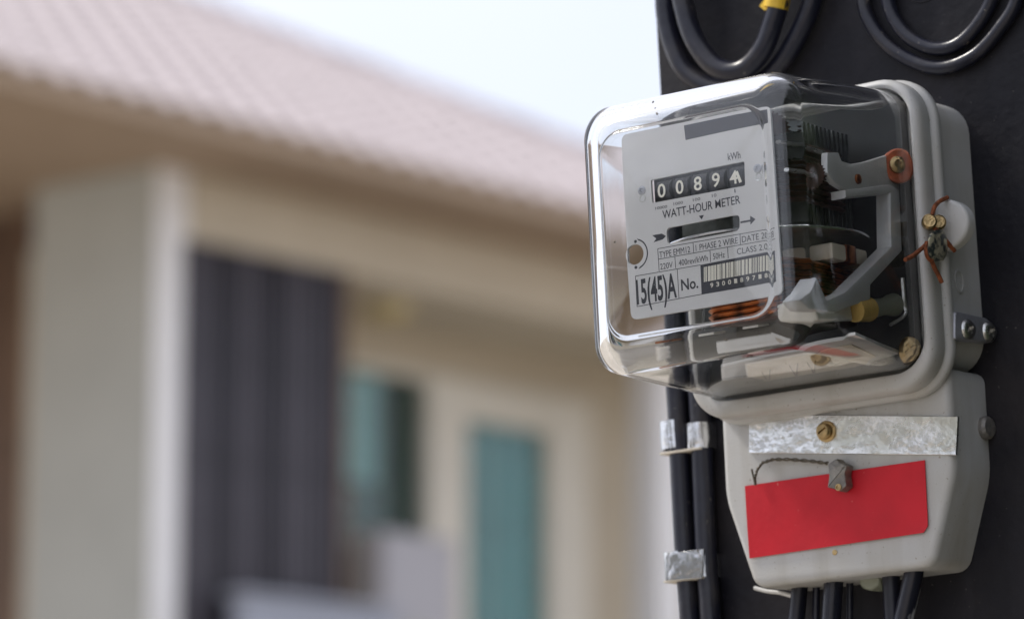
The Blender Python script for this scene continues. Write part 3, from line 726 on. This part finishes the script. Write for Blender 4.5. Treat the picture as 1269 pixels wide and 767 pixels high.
wp = [onY(p, 92.0) for p in ((1026,574),(1005,571),(980,569),(958,569),(945,573),(938,582),(935.5,592),(936,601))]
for ph in (0, math.pi):
    pts = []
    for i in range(len(wp)-1):
        for t in np.linspace(0, 1, 12, endpoint=False):
            p = wp[i]*(1-t)+wp[i+1]*t; a = (i+t)*7+ph; pts.append(p+np.array([.15*math.cos(a), .45*math.sin(a), .45*math.cos(a)]))
    part('wire_strand', G().tube(pts, .42, 6, raw=True), 'wire_dark', seal)
part('wire_end', G().tube([onY((936,601), 92), onY((933.5,590), 91.5), onY((931.5,581), 91)], .45, 6), 'wire_dark', seal)
ws = thing('wire_seal', tuple(onY((1156, 290), 86)), 'rusty wire seal with metal bead on the meter frame ear', 'seal')
# the seal hangs in front of the frame's side; its wires pass through the ear
XS = FHW+CXm+3.2
def sx(p, x=XS): return onX(p, x)
part('bead', G().loft([[sx((1158+rr*math.cos(t), 305+yy)) + np.array([dx, 0, 0]) for t in np.linspace(0, 2*math.pi, 18, endpoint=False) for dx in [1.6*math.sin(t)+1.5]] for rr, yy in ((4,-19),(9,-15),(11.5,-7),(11.5,5),(10,13),(6,19))]), 'bead', ws)
for px in ((1151.5, 275), (1163, 276)):
    part('ferrule', G().lathe(sx(px), (.55,-.8,0), [(3.2,-2),(3.2,1.2),(2.5,2.0)], recess=('slot', .4, 1.4, .5)), 'brass', ws)
def wire(p, x=XS+1.5, r=.95): part('rusty_wire', G().tube([sx(q, x) for q in p], r, 8), 'rust', ws)
wire([(1155,267),(1158,257),(1164,250),(1174,245)]); wire([(1158,283),(1168,293),(1176,303),(1183,311)])
wire([(1150,301),(1140,310),(1131,317),(1122,322)], XS-1.0); wire([(1154,322),(1158,332),(1163,341),(1167,350)])
wire([(1148,300),(1147,308),(1149,318),(1155,325)], XS+2.2, .8)

# ================================================================ CABLES AND CLIPS ON THE BOARD
CR = 4.8
def cable(name, pts, r, label, m='cable_dusty', group=None, extra=None, n=16, sub=8):
    t = thing(name, tuple(pts[0]), label, 'cable', group); part('sheath', G().tube(pts, r, n, sub), m, t); return t
YC = BY-CR-.2
a = [onY(p, YC) for p in ((857,800),(850,700),(844,590),(840,505),(834,420))]
L1 = [np.array([a[0][0], YC, -329.])]+a+[np.array([-96.5, YC, 10]), np.array([-95.5, YC, 45])]
cable('cable', L1, CR, 'black cable running down the outer edge of the board')
a = [onY(p, YC) for p in ((883,800),(876,700),(871,590),(867,505),(860,420))]
L2 = [np.array([a[0][0], YC, -329.])]+a+[np.array([-84.5, YC, 10]), np.array([-83, YC, 45])]
cable('cable', L2, CR, 'black cable running down between the edge cable and the meter')
def coil(pxs, r, y0, y1, name, label, m='cable_dusty', cap=None):
    n = len(pxs); pts = [onY(p, y0+(y1-y0)*i/(n-1)) for i, p in enumerate(pxs)]
    return cable(name, pts, r, label, m)
YK = BY-4.8
c1 = coil([(930,-170),(860,-130),(828,-70),(824,0),(831,45),(848,85),(875,106),(905,112),(940,103),(968,78),(992,38),(1007,0),(1012,-40),(1000,-100),(960,-150)], 4.6, YK, YK-1, 'coiled_cable', 'black cable in the wider loop beside the sky above the meter')
c2 = coil([(945,-120),(900,-115),(860,-75),(845,-20),(850,18),(862,52),(883,80),(907,89),(928,82),(947,58),(959,25),(966,0),(970,-40),(962,-90)], 4.7, YK-9.4, YK-9.6, 'coiled_cable', 'black cable in the inner loop with a yellow band above the meter')
ya = onY((961.5, 11), YK-9.55); yb = onY((966.2, -12), YK-9.58); yd = yb-ya
part('yellow_band', G().tube([ya, yb], 5.6, 20), 'yellow_tape', c2)
part('band_tail', G().prism([onY(p, YK-13) for p in ((941,8),(950,-4),(957,-2),(957,12),(947,13))], (0, 1, 0)), 'yellow_tape', c2)
coil([(1165,-130),(1110,-120),(1078,-60),(1070,0),(1084,38),(1112,66),(1150,83),(1180,82),(1212,66),(1240,35),(1260,0),(1268,-60),(1240,-110),(1190,-128)], 3.1, BY-3.3, BY-3.4, 'coiled_cable', 'thin black cable in the outer ring above the meter')
coil([(1165,-95),(1125,-85),(1105,-45),(1101,0),(1113,32),(1134,52),(1160,61),(1185,56),(1208,36),(1228,3),(1238,-40),(1220,-85),(1180,-98)], 3.1, BY-3.3, BY-3.4, 'coiled_cable', 'thin black cable in the inner ring above the meter')
# cables leaving the terminal cover downwards
for (x, dx, y, r, m, lb) in ((993,-6,112,3.6,'cable_black','black cable under the terminal cover beside the thin wire'), (1034,-4,108,4.2,'cable_scuffed','scuffed black cable with white marks under the terminal cover'),
                          (1104,3,112,3.9,'cable_black','black cable just beside the clear gland under the terminal cover'), (1133,-14,106,4.2,'cable_scuffed','glossy slanting black cable under the terminal cover')):
    cable('cable', [onY((x+.3*8, 660), y), onY((x, 705), y), onY((x+dx, 770), y), onY((x+dx*2.2, 850), y), np.array([onY((x+dx*2.2, 850), y)[0], y+3, -329.])], r, lb, m)
for (x, dx, y, lb) in ((1012,-1,117,'thin dark wire between two cables under the terminal cover'), (1053,0,117,'thin dark wire beside the scuffed cable below the gland')):
    cable('wire', [onY((x, 670), y), onY((x, 710), y), onY((x+dx, 770), y), onY((x+dx, 850), y), np.array([onY((x+dx, 850), y)[0], y+2, -329.])], 1.7, lb)
single('wire_offcut', G().tube([onY(p, 112) for p in ((935,728),(950,732),(966,734),(981,738))], .9, 8), 'nylon', tuple(onY((935,728),112)), 'short pale wire sticking out below the terminal cover', 'wire')
# aluminium clips over the two edge cables
def clip(name, yt, yb, label, dy=0, fold=False):
    t = thing(name, tuple(onY((850, yb), BY)), label, 'clip', 'cable clips on the board edge')
    for j, (xa, xb) in enumerate(((820, 850), (851.5, 881))):
        p = []
        e = 5 if fold else 0
        A = onY((xa+ (5 if fold else 0), yt+3*j), YC); B = onY((xb+(5 if fold else 0), yt+3*j), YC); zb = onY((xa, yb), YC)[2]; zt = A[2]
        cxm = (A[0]+B[0])/2; hw = (B[0]-A[0])/2*.98
        rings = []
        for rr in (CR+.25, CR+.95):
            pass
        prof = [(cxm+max(hw, CR+.5)*math.cos(t), YC-(CR+.6)*math.sin(t)) for t in np.linspace(math.pi, 0, 14)]
        prof = [(prof[0][0], BY-.3)]+prof+[(prof[-1][0], BY-.3)]
        inn = [(cxm+(x-cxm)*.9, y+(.7 if 0 < i < 15 else 0)) for i, (x, y) in enumerate(prof)]
        rings = [[(x, y, z) for x, y in prof+inn[::-1]] for z in np.linspace(zb, zt, 5)]
        rnd = random.Random(yt+j)
        rings = [[(x+rnd.uniform(-.12,.12), y+rnd.uniform(-.2,.1), z+rnd.uniform(-.15,.15)) for x, y, z in r] for r in rings]
        part('saddle', G().loft(rings), 'crumpled_foil', t, angle=20)
    xa = onY((826 if not fold else 831, yb), YC)[0]; xb = onY((876 if not fold else 880, yb), YC)[0]; zb = onY((850, yb), YC)[2]
    part('base_strip', G().box((xa, YC-CR-.9, zb-.9), (xb, BY-.4, zb+.1), .2), 'paper', t)
    return t
clip('cable_clip', 524, 559, 'crumpled aluminium clip holding the edge cables just under the clear cover')
t = clip('cable_clip', 686, 718, 'folded aluminium clip holding the edge cables beside the terminal cover bottom', fold=True)
fl = [onY(p, YC-CR-1.4) for p in ((825,688),(846,683),(872,680),(870,716),(825,719))]
part('folded_flap', G().prism(fl, (0, .6, 0), 0, .1, 1), 'crumpled_foil', t)
for o in list(bpy.data.objects):
    for k in ('_o', '_k'):
        if k in o: del o[k]
